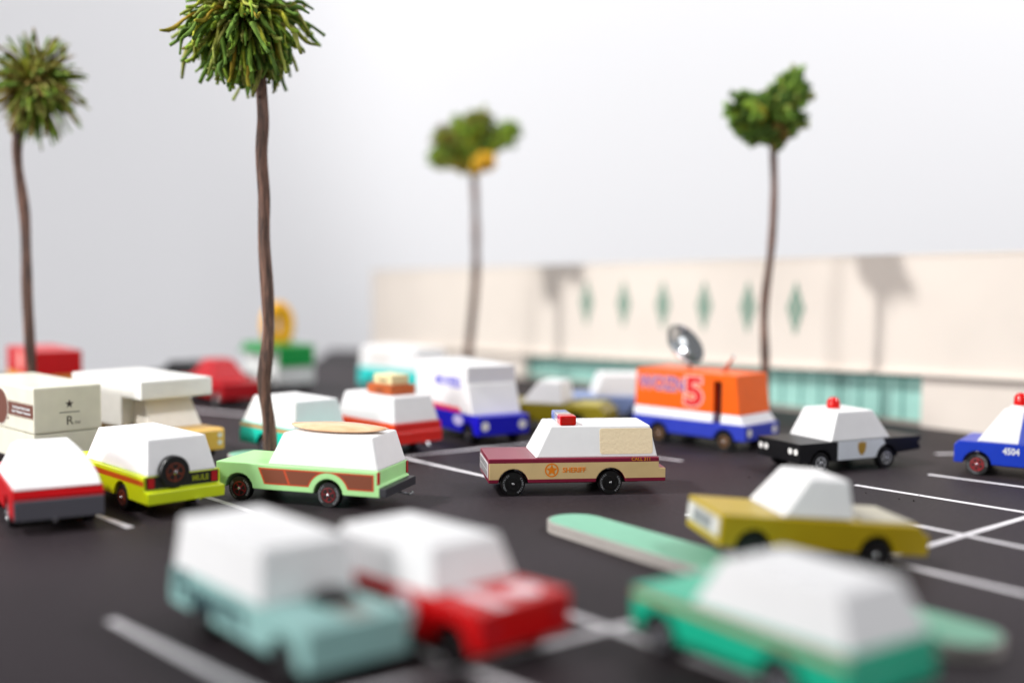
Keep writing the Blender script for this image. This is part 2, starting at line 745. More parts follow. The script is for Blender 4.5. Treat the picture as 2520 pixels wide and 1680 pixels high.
# --- sheriff wagon (in focus)
W = 3.5
MAROON, TAN = '#7E1233', '#DDC08A'
sher = car('sheriff_wagon', 'maroon and tan toy sheriff wagon with white cabin and light bar, in sharp focus',
           (2.78, 56.91), 3.28, banded(MAROON, [(0.80, 1.57, TAN)], W / 2), STD, rim='#0D0D0E', letter=True)
GOLD_INK = plain('#E88008', 0.5, name='ink')
sf = side_fn(1, W)
for s in (1, -1):
    fn = side_fn(s, W)
    side_text(sher, 'SHERIFF', 0.33, GOLD_INK, s, W, 0.02, 1.21, bold=0.006, xs=0.98)
    side_text(sher, 'CALL 311', 0.23, plain('#D98B22', 0.5, name='ink'), s, W, -3.22, 1.69, bold=0.003)
    badge = bmesh.new()
    out_r, in_r = circ(0, 0, 0.33, 30), circ(0, 0, 0.265, 30)
    cx, cz = 1.10, 1.22
    A = [badge.verts.new(fn(cx + a, cz + b, 0.008)) for a, b in out_r]
    B = [badge.verts.new(fn(cx + a, cz + b, 0.008)) for a, b in in_r]
    for i in range(30):
        j = (i + 1) % 30
        badge.faces.new((A[i], A[j], B[j], B[i]))
    badge.faces.new([badge.verts.new(fn(a, b, 0.010)) for a, b in star(cx, cz, 0.285, 0.45)])
    obj('star_badge', badge, GOLD_INK, sher)
# gold window panel on the cabin side
cb, cf, rb, rf, wc, wr, zr = STD


def cab_fn(side):
    return lambda u, t, off: (u, side * ((1 - t) * wc + t * wr + off), (1 - t) * 1.78 + t * zr)


m, N, L, bs = new_mat('gold_foil')
tc, ns = add_bump(N, L, bs, 700, 0.5, 0.0003)
bs.inputs['Base Color'].default_value = lin('#F0DCB8')
bs.inputs['Roughness'].default_value = 0.42
bs.inputs['Metallic'].default_value = 0.12
GOLDF = m
for s in (1, -1):
    obj('gold_window_panel', plate(cab_fn(s), rrect(-3.82, -1.25, 0.10, 0.91, 0.10, 3), 0.010), GOLDF, sher)
# grille with dark slots
obj('grille', box(4.08, 4.125, -1.62, 1.62, 0.86, 1.56, 0.01), paint('#D9D6D8', 0.35), sher)
bm = bmesh.new()
for z0 in (1.42, 1.33, 1.24, 1.10, 1.01, 0.92):
    add_box(bm, 4.10, 4.135, -1.40, 1.40, z0, z0 + 0.035)
obj('grille_slot', bm, plain('#232022', 0.5, name='ink'), sher)
# light bar: blue, clear, red
bar = obj('light_bar', box(-0.10, 0.62, -0.45, 0.45, 3.27, 3.70, 0.05), plain('#E6E2DE', 0.12, name='clear_plastic', trans=0.55), sher)
obj('red_lens', box(-0.14, 0.64, 0.45, 1.30, 3.27, 3.72, 0.07), RED_GLASS, bar)
obj('blue_lens', box(-0.10, 0.62, -1.30, -0.45, 3.27, 3.70, 0.06), plain('#9DB4EA', 0.12, name='blue_plastic', trans=0.6), bar)
for s in (1, -1):
    obj('tail_light', box(-4.13, -4.08, s * 1.3 - 0.16, s * 1.3 + 0.16, 1.38, 1.70), TAIL_RED, sher)

# --- green woody wagon
W = 3.4
LIME = paint('#AEE59B', 0.36, 0.2, 0.1)
wood_car = car('woody_wagon', 'pale green toy wagon with brown wood side panels and white cabin',
               (-9.17, 53.92), 2.84, LIME, (-4.0, 1.42, -3.62, 0.76, 1.60, 1.33, 3.22), rim='#7A1218', W=W, L=8.05, tail=0.10, step=1.15,
               arches=(2.85, -1.62), letter=True)
RUST = plain('#C04416', 0.5, name='ink')
BROWN = plain('#7A3A1C', 0.5, name='ink')
for s in (1, -1):
    fn = side_fn(s, W)
    ra, uc = 1.0, -1.62

    def arc(a0, a1, r, n=9):
        return [(uc + r * math.cos(math.radians(a0 + (a1 - a0) * i / n)), AX + r * math.sin(math.radians(a0 + (a1 - a0) * i / n)))
                for i in range(n + 1)]
    a_lo = math.degrees(math.asin((0.88 - AX) / ra))
    outer = [(1.86, 1.62), (1.55, 0.88)] + arc(a_lo, 180 - a_lo, ra, 16) + [(-3.84, 0.88), (-3.84, 1.62)]
    obj('wood_trim', plate(fn, outer, 0.008), RUST, wood_car)
    rb2 = 1.07
    b_lo = math.degrees(math.asin((0.95 - AX) / rb2))
    b_hi = math.degrees(math.asin((1.555 - AX) / rb2))
    for pts in ([(1.73, 1.555), (0.60, 1.555), (0.36, 0.95), (1.50, 0.95)],
                [(0.48, 1.555), (uc + rb2 * math.cos(math.radians(b_hi)), 1.555)] + list(reversed(arc(b_lo, b_hi, rb2))) + [(0.24, 0.95)],
                [(uc - rb2 * math.cos(math.radians(b_hi)), 1.555), (-3.76, 1.555), (-3.76, 0.95)] + list(reversed(arc(180 - b_hi, 180 - b_lo, rb2)))):
        obj('wood_panel', plate(fn, pts, 0.013), BROWN, wood_car)
obj('bumper', box(-4.45, -4.10, -1.72, 1.72, 0.66, 1.06, 0.03), plain('#2A2A30', 0.45, name='black_paint'), wood_car)
for s in (1, -1):
    obj('tail_light', box(-4.065, -4.0, s * 1.62 - 0.09, s * 1.62 + 0.09, 1.20, 1.74), TAIL_RED, wood_car)
bm = bmesh.new()
add_tube(bm, [(-4.2, 0, 0.60), (-4.7, 0, 0.55), (-4.95, 0.12, 0.55), (-5.0, 0.0, 0.62), (-4.9, -0.1, 0.62)], 0.05, 8)
obj('tow_hook', bm, STEEL, wood_car)
# surfboard lying on its roof
bm = bmesh.new()
rings = []
nL = 22
for i in range(nL + 1):
    t = i / nL
    x = -2.45 + 4.9 * t
    hw = 0.98 * (max(0.0, math.sin(math.pi * min(1, max(0, t)))) ** 0.72) + 0.012
    zc = 0.10 + 0.10 * (2 * t - 1) ** 4
    th = 0.13 * (math.sin(math.pi * t) ** 0.5 if 0 < t < 1 else 0.0) + 0.010
    ring = []
    for k in range(12):
        a = 2 * math.pi * k / 12
        ring.append(bm.verts.new((x, hw * math.cos(a), zc + th * math.sin(a) + (0.16 * (1 - math.cos(a) ** 2) if math.sin(a) > 0 else 0) * (hw / 0.98))))
    rings.append(ring)
for A, B in zip(rings, rings[1:]):
    for k in range(12):
        j = (k + 1) % 12
        bm.faces.new((A[k], A[j], B[j], B[k]))
bm.faces.new(rings[0])
bm.faces.new(list(reversed(rings[-1])))
h = Vector((math.cos(2.84), math.sin(2.84)))
sb = obj('surfboard', bm, wood('#D2A27A', '#E8C4A0', 0, 70, 0.24), smooth=60)
p = Vector((-9.17, 53.92)) + h * (-1.40) + Vector((-h.y, h.x)) * 0.05
sb.location = (p.x * S, p.y * S, 3.245 * S)
sb.rotation_euler = (0, 0, 2.84)
tag(sb, 'long pointed wooden surfboard lying on the roof of the pale green wagon', 'surfboard')

# --- lime off-roader with spare wheel
W = 3.6
mule = car('lime_offroader', 'lime yellow toy off-roader with orange side stripe and spare wheel on its back',
           (-17.01, 53.51), 2.32, banded('#CFE010', [(1.36, 1.60, '#C4551B')], W / 2),
           (-4.10, 2.2, -3.62, 1.33, 1.62, 1.36, 3.28), rim='#8E3A1E', W=W, L=8.2, tail=0.42, step=1.16, arches=(2.9, -1.9))
obj('rear_panel', box(-4.16, -4.08, -1.68, 1.68, 1.22, 1.74), BLACK, mule)
for s in (1, -1):
    obj('tail_light', box(-4.185, -4.12, s * 1.48 - 0.14, s * 1.48 + 0.14, 1.27, 1.70), TAIL_RED, mule)
lettering(mule, 'MULE', 0.34, plain('#9AA318', 0.5, name='ink'), (0, -1, 0), (0, 0, 1), (-4.172, -0.82, 1.48), bold=0.006, xs=0.95)
sp = link('spare_wheel', WM['tyre'], None, mule)
sp.location = Vector((-3.80, 0.40, 1.86)) * S
sp.rotation_euler = (0, 0, math.pi / 2)
sp.scale = (1.22, 1.05, 1.22)
link('rim', rim_mesh('#7A3420'), None, sp)
link('axle_pin', HUB, None, sp)
bm = bmesh.new()
add_tube(bm, [(-4.2, -0.55, 0.66), (-4.6, -0.55, 0.60), (-4.75, -0.4, 0.60)], 0.09, 10)
obj('tow_hook', bm, STEEL, mule)

# --- red fastback at the left edge of the frame
W = 3.5
h = 3.8
red_fb = thing('red_fastback', 'red toy car with white sloping fastback cabin cut off by the left frame edge', 'toy car',
               (-20.1, 50.2, 0), math.atan2(0.866, -0.5), 'toy cars on the parking lot')
top = [(h, 0.62), (h, 1.78), (-h, 1.78), (-h, 1.62), (-h - 0.10, 1.58), (-h - 0.10, 0.62)]
obj('body', prism(arch_profile(top, 0.62, (2.7, -1.9)), -W / 2, W / 2, 0.05), paint('#C0000C', 0.36, 0.15), red_fb)
prof = [(1.6, 1.78), (0.9, 3.0), (0.2, 3.22), (-0.4, 3.26)]
for i in range(1, 9):
    t = i / 8
    prof.append((-0.4 - 3.35 * t, 3.26 - 1.42 * t ** 2.1))
prof += [(-3.78, 1.78)]
bm = prism(prof, -1.66, 1.66, 0.0)
for v in bm.verts:
    v.co.y *= 1 - 0.42 * max(0, (v.co.z - 1.78) / 1.48) ** 1.9
obj('cabin', bevel(bm, 0.06, 2, 50), WHITE, red_fb)
obj('bumper', box(-4.05, -3.88, -1.72, 1.72, 0.58, 1.38, 0.03), plain('#56555D', 0.45, name='grey_paint'), red_fb)
for u in (2.7, -1.9):
    for s in (1, -1):
        add_wheel(red_fb, u, s, W, '#B9BBC0', metal=0.6)
bm = bmesh.new()
add_tube(bm, [(-3.6, 0.2, 0.56), (-4.15, 0.2, 0.56)], 0.10, 10)
obj('exhaust_pipe', bm, STEEL, red_fb)
sub_frame(red_fb, -2.9, 2.9, W)

# --- police car
W = 3.45
po = thing('police_car', 'black and white toy police car with gold shield and red dome beacon', 'toy car', (17.97, 64.09, 0), 3.61,
           'toy cars on the parking lot')
PB = paint('#0C0C0F', 0.45, 0.1, 0.05)
zt, zb = 1.66, 0.66
top = [(4.2, zb), (4.2, zt), (-4.25, zt), (-4.35, zt - 0.18), (-4.12, zt - 0.36), (-4.3, zt - 0.60), (-4.3, 0.92), (-2.6, 0.80), (-2.6, zb)]
obj('body', prism(arch_profile(top, zb, (2.75, -1.85)), -W / 2, W / 2, 0.04), PB, po)
obj('cabin', frustum((-2.15, 2.05, -1.66, 1.66), (-1.12, 1.36, -1.33, 1.33), zt, 3.18, 0.07), WHITE, po)
DOORW = paint('#DDE3EA', 0.36, 0.2)
for s in (1, -1):
    fn = side_fn(s, W)
    arcp = [(-1.85 + 0.78 * math.cos(math.radians(a)), AX + 0.78 * math.sin(math.radians(a))) for a in range(80, 4, -8)]
    obj('door_panel', plate(fn, [(1.62, zt), (-1.55, zt - 0.001)] + arcp + [(-1.06, zb + 0.01), (1.62, zb + 0.01)], 0.010), DOORW, po)
    sh = [(0.0, 0.36), (0.14, 0.30), (0.26, 0.33), (0.28, 0.05), (0.20, -0.22), (0.0, -0.40), (-0.20, -0.22), (-0.28, 0.05), (-0.26, 0.33), (-0.14, 0.30)]
    obj('gold_shield', plate(fn, [(-0.05 + a, 1.22 + b) for a, b in sh], 0.022), plain('#B9923A', 0.4, 0.3, name='gold'), po)
fe = end_fn(4.2, 1)
for v in (-1.42, -0.98, 0.98, 1.42):
    disc(po, 'headlight', fe, (v, 1.22), 0.165, LAMP_WHITE)
b = obj('beacon', lathe([(0.0, 0.62), (0.16, 0.60), (0.28, 0.52), (0.35, 0.38), (0.36, 0.10), (0.36, 0.0)][::-1], 'z', 26), RED_GLASS, po, smooth=50,
        loc=(0.55, 0.1, 3.20))
obj('beacon_base', lathe([(0.40, 0), (0.40, 0.05)], 'z', 24), LAMP_WHITE, b, loc=(0, 0, -0.03))
for u in (2.75, -1.85):
    for s in (1, -1):
        add_wheel(po, u, s, W, '#D5D7DA', inset=0.02, metal=0.35)
sub_frame(po, -3.2, 3.2, W)

# --- blue patrol car at the right edge
W = 3.5
bl = car('blue_patrol_car', 'blue toy patrol car numbered 4504 with white windscreen, cut off by the right frame edge',
         (27.95, 61.4), math.atan2(0.54, -0.84), paint('#0A35B4', 0.33, 0.3), (-3.6, 3.0, -3.0, 1.75, 1.62, 1.36, 3.56), rim='#B3202A', W=W, tail=0.3,
         chamfer=0.22, letter=True)
side_text(bl, '4504', 0.48, INK_WHITE, 1, W, 1.25, 1.40, bold=0.016, xs=0.85)
side_text(bl, '4504', 0.44, INK_WHITE, -1, W, 1.25, 1.42, bold=0.010, xs=0.82)
BLUE2 = paint('#3A4FB4', 0.34, 0.3)


def cab2(side):
    return lambda u, t, off: (u, side * ((1 - t) * 1.62 + t * 1.36 + off), (1 - t) * 1.78 + t * 3.56)


for s in (1, -1):
    obj('door_panel', plate(cab2(s), [(0.95, 0.01), (0.75, 0.96), (-2.9, 0.96), (-3.3, 0.01)], 0.010), BLUE2, bl)
b = obj('beacon', lathe([(0.36, 0.0), (0.37, 0.12), (0.36, 0.40), (0.28, 0.55), (0.15, 0.63), (0.0, 0.65)], 'z', 26), RED_GLASS, bl, smooth=50,
        loc=(1.10, 0.3, 3.725))
obj('beacon_base', lathe([(0.40, 0), (0.40, 0.16)], 'z', 24), LAMP_WHITE, b, loc=(0, 0, -0.165))

# --- mustard pickup (right, in front of focus)
W = 3.5
MUSTARD = '#B49A12'
pk_top = [(4.05, 0.62), (4.05, 1.78), (-3.6, 1.70), (-3.75, 1.45), (-4.0, 1.40), (-4.0, 0.62)]


def pickup(name, label, loc, yaw, hexc, grille, rim, bed):
    r = car(name, label, loc, yaw, paint(hexc, 0.36, 0.2), (-1.05, 1.70, -0.85, 0.66, 1.62, 1.34, 3.16), rim=rim, W=3.5, top=pk_top, arches=(2.75, -2.0))
    obj('bed_cover', box(-3.5, -1.45, -1.5, 1.5, 1.66, 1.80, 0.03), paint(bed, 0.45), r)
    if grille:
        g = obj('grille', box(4.03, 4.10, -1.60, 1.60, 0.92, 1.60, 0.02), paint('#CDCDC8', 0.4), r)
        obj('grille_mesh', box(4.07, 4.12, -0.95, 0.95, 1.02, 1.50), paint('#8D9092', 0.4), g)
        fe = end_fn(4.10, 1)
        for s in (1, -1):
            disc(r, 'headlight', fe, (s * 1.27, 1.26), 0.24, LAMP_WHITE)
    return r


mp_ = pickup('mustard_pickup', 'large blurred mustard yellow toy pickup with white cab and chrome grille',
       (10.94, 43.3), 3.33, MUSTARD, True, '#1A1212', '#B9B4A2')
mp_.rotation_euler = (0, -0.083, 3.33)      # nose up: its front wheel has climbed the island
mp_.location.z = 0.166 * S

# --- turquoise wagon in the foreground
W = 3.5
tq = car('turquoise_wagon', 'large blurred turquoise toy wagon with brown pinstripe beside the near mint island',
         (7.19, 31.4), 2.19, banded('#12B48E', [(1.50, 1.70, '#B08A64')], W / 2), (-3.75, 1.54, -3.15, 0.80, 1.58, 1.24, 3.12), rim='#B9BBC3', W=W, L=7.65, arches=(2.7, -1.75), tail=0.05,
         metal=0.6)

# --- red rally wagon in the foreground
W = 3.5
rd = car('red_rally_wagon', 'blurred red toy rally wagon with white bonnet stripe and roundels in the foreground',
         (-2.1, 34.42), -0.80, paint('#C80208', 0.36, 0.15), (-3.5, 1.64, -3.0, 1.18, 1.60, 1.32, 3.02), rim='#2A1010', W=W, L=7.4, arches=(2.5, -1.8), tail=0.1)
tf = lambda u, v, off: (u, v, 1.78 + off)
RWHITE = paint('#E8D9DE', 0.4)
obj('bonnet_stripe', plate(tf, [(1.7, -0.95), (3.6, -0.95), (3.6, -0.42), (1.7, -0.42)], 0.008), RWHITE, rd)
disc(rd, 'bonnet_roundel', tf, (2.80, 0.75), 0.52, RWHITE, 0.012)
for s in (1, -1):
    disc(rd, 'door_roundel', side_fn(s, W), (0.5, 1.20), 0.54, RWHITE, 0.012)
    side_text(rd, '8', 0.62, plain('#3A3C66', 0.5, name='ink'), s, W, 0.5, 1.20, off=0.02, bold=0.02)
    obj('side_stripe', plate(side_fn(s, W), [(-0.1, 1.38), (-3.2, 1.38), (-3.2, 1.08), (-0.1, 1.08)], 0.008), plain('#8E0A12', 0.5, name='ink'), rd)
fe = end_fn(3.7, 1)
for s in (1, -1):
    disc(rd, 'headlight', fe, (s * 1.35, 1.25), 0.22, plain('#B01828', 0.4, name='ink'))

# --- mint panel van in the foreground
W = 3.1
MINT = '#92BDB9'
mv = car('mint_panel_van', 'blurred mint toy panel van with white top and black bonnet scoop in the foreground',
         (-6.5, 33.15), -0.88, paint(MINT, 0.4, 0.1), (-4.05, 1.55, -3.85, 1.32, 1.50, 1.36, 3.28), rim='#2A2628', W=W, tail=0.12, arches=(2.8, -2.1), zt=1.75)
obj('bonnet_patch', plate(lambda u, v, off: (u, v, 1.75 + off), [(1.7, -0.1), (3.9, -0.1), (3.9, 0.75), (1.7, 0.75)], 0.008), plain('#8B8D88', 0.6, name='ink'), mv)  # flat grey patch laid on the bonnet top
sc_o = obj('bonnet_scoop', frustum((1.75, 2.75, -0.15, 0.80), (1.85, 2.65, -0.05, 0.70), 1.755, 2.12, 0.05), BLACK, mv)
SCRIPT = plain('#2C4A50', 0.5, name='ink')
for s in (1, -1):
    side_text(mv, 'Flowers', 1.25, SCRIPT, s, W, -1.55, 1.25, bold=0.035, xs=1.15)

# --- teal wagon behind the tall palm
W = 3.5
te = car('teal_wagon', 'teal toy wagon with tan pinstripe partly hidden behind the tallest palm trunk',
         (-11.35, 65.1), -0.79, banded('#14C4AE', [(1.54, 1.74, '#C18A54')], W / 2), (-4.1, 1.3, -3.2, 0.95, 1.62, 1.38, 3.30), rim='#9C9AA8', W=W, tail=0.1, metal=0.5)

# --- red orange wagon with luggage
W = 3.4
lu = car('orange_wagon', 'red orange toy wagon with white cabin carrying two stacked suitcases',
         (-8.1, 69.8), 2.32, banded('#D81C10', [(1.60, 1.80, '#E85A18')], W / 2), (-3.95, 1.68, -3.54, 1.16, 1.62, 1.35, 3.24), rim='#2A2628', W=W, tail=0.1)
bm = bmesh.new()
add_tube(bm, [(-4.1, -0.3, 0.58), (-4.5, -0.3, 0.55), (-4.62, -0.3, 0.62)], 0.13, 10)
obj('tow_ball', bm, STEEL, lu)
h = Vector((math.cos(2.32), math.sin(2.32)))


def suitcase(label, u, L_, W_, H_, z, hexc):
    t = thing('suitcase', label, 'suitcase', (-8.1 + h.x * u, 69.8 + h.y * u, z), 2.32, 'suitcases on the orange wagon')
    b = obj('case', box(-L_ / 2, L_ / 2, -W_ / 2, W_ / 2, 0, H_, 0.05), paint(hexc, 0.5, 0.05), t)
    bm = bmesh.new()
    add_tube(bm, [(-0.35, W_ / 2 - 0.02, H_ / 2), (-0.3, W_ / 2 + 0.12, H_ / 2), (0.3, W_ / 2 + 0.12, H_ / 2), (0.35, W_ / 2 - 0.02, H_ / 2)], 0.04, 6)
    obj('handle', bm, plain('#4A2A18', 0.6, name='leather'), t)


suitcase('brown orange suitcase on the wagon roof, lower of two', -1.55, 2.35, 1.75, 0.56, 3.245, '#B4592A')
suitcase('pale cream suitcase stacked on top of the brown one', -1.55, 1.75, 1.25, 0.55, 3.81, '#E6D9A8')


# ------------------------------------------------------------------ vans and trucks
def van_base(name, label, loc, yaw, W, L, lower, zb, z1, arches, rim, group='toy vans and trucks on the parking lot', cat='toy van', metal=0.0, bev=0.05):
    root = thing(name, label, cat, (loc[0], loc[1], 0), yaw, group)
    hh = L / 2
    obj('body', prism(arch_profile([(hh, zb), (hh, z1), (-hh, z1), (-hh, zb)], zb, arches), -W / 2, W / 2, bev), lower, root)
    for u in arches:
        for s in (1, -1):
            add_wheel(root, u, s, W, rim, metal=metal)
    sub_frame(root, -hh + 0.9, hh - 0.9, W)
    return root


# news truck
nw = van_base('news_truck', 'orange and blue toy news truck with a satellite dish on its roof', (11.8, 71.6), -0.75, 3.7, 8.1,
              paint('#2C3CB0', 0.36, 0.2), 0.70, 1.62, (2.6, -2.1), '#9A6A3A', metal=0.4)
ORANGE = paint('#F06204', 0.4, 0.1)
U0, U1 = -4.02, 3.55
sl0, sl1 = 1.75, 2.30
up = [(U0, 2.15), (U0 + 0.1, 4.48), (U1 - 0.25, 4.48), (U1, 2.15), (sl1, 2.15), (sl1, 4.05), (sl0, 4.05), (sl0, 2.15)]
obj('orange_box', prism(up, -1.68, 1.68, 0.05), ORANGE, nw)
mid = [(U0 - 0.02, 1.62), (U0 - 0.02, 2.15), (sl0, 2.15), (sl0, 1.62)]
mid2 = [(sl1, 1.62), (sl1, 2.15), (U1, 2.15), (U1 + 0.36, 1.62)]
PALE = paint('#E2E4EA', 0.38, 0.2)
for q in (mid, mid2):
    bm = prism(q, -1.80, 1.80, 0.0)
    for v in bm.verts:
        if v.co.z > 2.0:
            v.co.y *= 0.94
    obj('white_band', bevel(bm, 0.03), PALE, nw)
obj('doorway_dark_core', box(sl0 - 0.1, sl1 + 0.1, -1.2, 1.2, 1.64, 4.3), plain('#3A0A06', 0.7, name='dark_red'), nw)  # dark core plugging the slot, coloured as the shaded interior
fe = end_fn(4.05, 1)
for s in (1, -1):
    disc(nw, 'headlight', fe, (s * 1.38, 1.18), 0.24, LAMP_WHITE)
NB = plain('#4A45A8', 0.5, name='ink')
for s in (-1, 1):
    f3 = 3.36
    side_text(nw, 'WOZN', 1.15, plain('#E8A08C', 0.5, name='ink'), s, f3, -2.0, 3.62, off=0.008, bold=0.10, xs=0.9)
    side_text(nw, 'WOZN', 1.15, NB, s, f3, -2.0, 3.62, off=0.02, bold=0.01, xs=0.9)
    side_text(nw, '5', 2.35, plain('#F0C0B4', 0.5, name='ink'), s, f3, 0.35, 3.25, off=0.024, bold=0.16, xs=1.2)
    side_text(nw, '5', 2.35, plain('#D80A14', 0.5, name='ink'), s, f3, 0.35, 3.25, off=0.036, bold=0.07, xs=1.2)
# dish
dish_prof = [(0.02, -0.50), (0.40, -0.46), (0.75, -0.33), (1.0, -0.14), (1.15, 0.06), (1.10, 0.08), (0.95, -0.08), (0.70, -0.26), (0.38, -0.38), (0.02, -0.42)]
di = obj('satellite_dish', lathe(dish_prof, 'z', 36), plain('#C4C7C9', 0.16, 1.0, name='chrome'), nw, smooth=50, loc=(-1.65, 0.2, 5.95))
di.scale = (1.25, 1.25, 1.25)
di.rotation_euler = (Matrix.Rotation(0.75, 3, 'Z') @ Vector((0.52, -0.62, 0.58))).to_track_quat('Z', 'Y').to_euler()
bm = bmesh.new()
add_tube(bm, [(-1.3, 0.3, 4.46), (-1.4, 0.35, 4.8), (-1.7, 0.45, 5.2), (-1.95, 0.6, 5.5)], 0.10, 10)
obj('dish_post', bm, plain('#8C4A34', 0.5, name='brown_wood'), nw)
bm = bmesh.new()
add_tube(bm, [(1.0, 0.5, 4.46), (1.3, 0.5, 4.85), (1.6, 0.5, 5.25)], [0.13, 0.11, 0.06], 10)
arm = obj('antenna', bm, plain('#B0583C', 0.5, name='brown_wood'), nw)
bm = bmesh.new()
bmesh.ops.create_icosphere(bm, subdivisions=2, radius=0.12, matrix=Matrix.Translation((1.66, 0.5, 5.36)))
obj('antenna_tip', bm, STEEL, arm)

# mail van
ma = van_base('mail_van', 'white and blue toy mail van with red side stripe behind the sheriff wagon', (-2.6, 73.4), math.radians(-58), 3.5, 8.2,
              paint('#1212B8', 0.33, 0.3), 0.66, 1.80, (2.75, -2.1), '#3A3A44')
pr = [(3.30, 1.80), (2.70, 3.55), (2.62, 3.62), (2.62, 4.66), (-4.05, 4.66), (-4.05, 1.80)]
obj('white_box', prism(pr, -1.70, 1.70, 0.06), WHITE, ma)
BIT = plain('#3B35C8', 0.5, name='ink')
for s in (1, -1):
    side_text(ma, 'MOVERS', 0.85, BIT, s, 3.4, 0.2, 3.55, off=0.008, bold=0.02)
    obj('red_stripe', plate(side_fn(s, 3.4), [(1.7, 2.10), (-4.0, 2.10), (-4.0, 1.82), (1.9, 1.82)], 0.012), plain('#E01038', 0.5, name='ink'), ma)
    obj('oval_logo', plate(side_fn(s, 3.5), [(3.35 - 1.75 + 0.62 * math.cos(t / 20 * 6.2832), 1.35 + 0.30 * math.sin(t / 20 * 6.2832)) for t in range(20)], 0.012),
        plain('#C9C6EE', 0.5, name='ink'), ma)
fe = end_fn(4.1, 1)
for s in (1, -1):
    disc(ma, 'headlight', fe, (s * 1.30, 1.22), 0.27, LAMP_WHITE)

# cream box truck with coffee lettering
TMW = 3.6
hd = math.atan2(-0.70, 0.714)
tmx, tmy = -22.74, 60.1
tm = thing('coffee_truck', 'cream toy box truck with brown coffee band and a star above the letter R', 'toy truck',
           (tmx - 0.714 * 4.1, tmy + 0.70 * 4.1, 0), hd, 'toy vans and trucks on the parking lot')
CR = paint('#E2DFCE', 0.36, 0.2, 0.05)
obj('body', prism(arch_profile([(4.1, 0.66), (4.1, 2.04), (-4.1, 2.04), (-4.1, 0.66)], 0.66, (2.6, -2.2)), -TMW / 2, TMW / 2, 0.03), CR, tm)
obj('box', box(-4.1, 4.1, -TMW / 2 + 0.0, TMW / 2 - 0.0, 2.07, 4.42, 0.10), CR, tm)
for u in (2.6, -2.2):
    for s in (1, -1):
        add_wheel(tm, u, s, TMW, '#5A3A28')
fe = end_fn(4.1, 1)
obj('star_logo', plate(fe, star(0.05, 3.50, 0.235, 0.40), 0.008), INK_DARK, tm)
obj('logo_rule', plate(fe, [(-0.48, 3.06), (0.60, 3.06), (0.60, 3.10), (-0.48, 3.10)], 0.008), INK_DARK, tm)
lettering(tm, 'R', 0.66, INK_DARK, (0, 1, 0), (0, 0, 1), (4.108, 0.06, 2.63), bold=-0.004)
lettering(tm, 'TM', 0.23, INK_DARK, (0, 1, 0), (0, 0, 1), (4.108, 0.46, 2.50), bold=-0.003)
COFFEE = plain('#6E453A', 0.5, name='ink')
for s in (-1, 1):
    fn = side_fn(s, TMW)
    k = 1
    obj('brown_band', plate(fn, [(4.02, 2.86), (4.02, 3.52), (-4.0, 3.52), (-4.0, 2.86)], 0.006), COFFEE, tm)
    for z in (3.55, 2.80):
        obj('band_rule', plate(fn, [(4.02, z), (4.02, z + 0.03), (-4.0, z + 0.03), (-4.0, z)], 0.006), COFFEE, tm)
    side_text(tm, 'Fresh Roasted Daily in Seattle', 0.20, INK_WHITE, s, TMW, 2.62, 3.29, off=0.014, bold=0.004, xs=0.86)
    side_text(tm, 'Retail · Wholesale · Restaurants', 0.20, INK_WHITE, s, TMW, 2.62, 3.07, off=0.014, bold=0.004, xs=0.86)
    side_text(tm, 'TM', 0.18, COFFEE, s, TMW, 0.95, 2.62, off=0.010)
    obj('round_logo', plate(fn, circ(0.05, 3.18, 0.98, 40), 0.020), plain('#E9E4DA', 0.5, name='ink'), tm)
    obj('round_logo_disc', plate(fn, circ(0.05, 3.18, 0.93, 40), 0.026), COFFEE, tm)
sub_frame(tm, -3, 3, TMW)

# yellow pickup camper
cyaw = math.atan2(-0.669, 0.743)
ca = car('camper_pickup', 'yellow toy pickup carrying a white cab-over camper', (-19.9, 65.4), cyaw, paint('#E3B24A', 0.36, 0.2), None, W=3.5,
         tail=0.1, rim='#3A2A20', arches=(2.8, -2.0), chamfer=0.1, bev=0.10)
obj('cab', frustum((0.2, 2.15, -1.60, 1.60), (0.2, 1.25, -1.40, 1.40), 1.78, 3.40, 0.05), paint('#E2DCD2', 0.4, 0.1), ca)
prf = [(2.30, 3.42), (2.30, 4.44), (-5.2, 4.44), (-5.2, 1.80), (0.25, 1.80), (0.25, 3.42)]
obj('camper_box', prism(prf, -2.2, 2.2, 0.11), paint('#E9E8E4', 0.38, 0.15), ca)
fe = end_fn(4.1, 1)
for s in (1, -1):
    for z in (1.42, 1.02):
        disc(ca, 'headlight', fe, (s * 1.45, z), 0.13, LAMP_WHITE)
RST = plain('#C4551B', 0.5, name='ink')
for s in (1, -1):
    obj('side_stripe', plate(side_fn(s, 3.5), [(3.9, 1.34), (-4.0, 1.34), (-4.0, 1.16), (3.9, 1.16)], 0.008), RST, ca)

# red box truck, far left
ryaw = math.atan2(-0.80, 0.60)
rb_ = van_base('red_box_truck', 'blurred red toy box truck with round pale logo behind the left palm', (-33.1, 83.0), ryaw, 3.3, 7.0,
               paint('#D9A048', 0.4), 0.66, 2.85, (2.2, -2.0), '#D8D2C8', cat='toy truck')
obj('box', box(-3.5, 3.5, -1.62, 1.62, 2.86, 4.55, 0.06), paint('#C60A12', 0.34, 0.3), rb_)
for s in (1, -1):
    disc(rb_, 'round_logo', side_fn(s, 3.24), (0.1, 3.75), 0.70, plain('#EE9890', 0.5, name='ink'), 0.012)

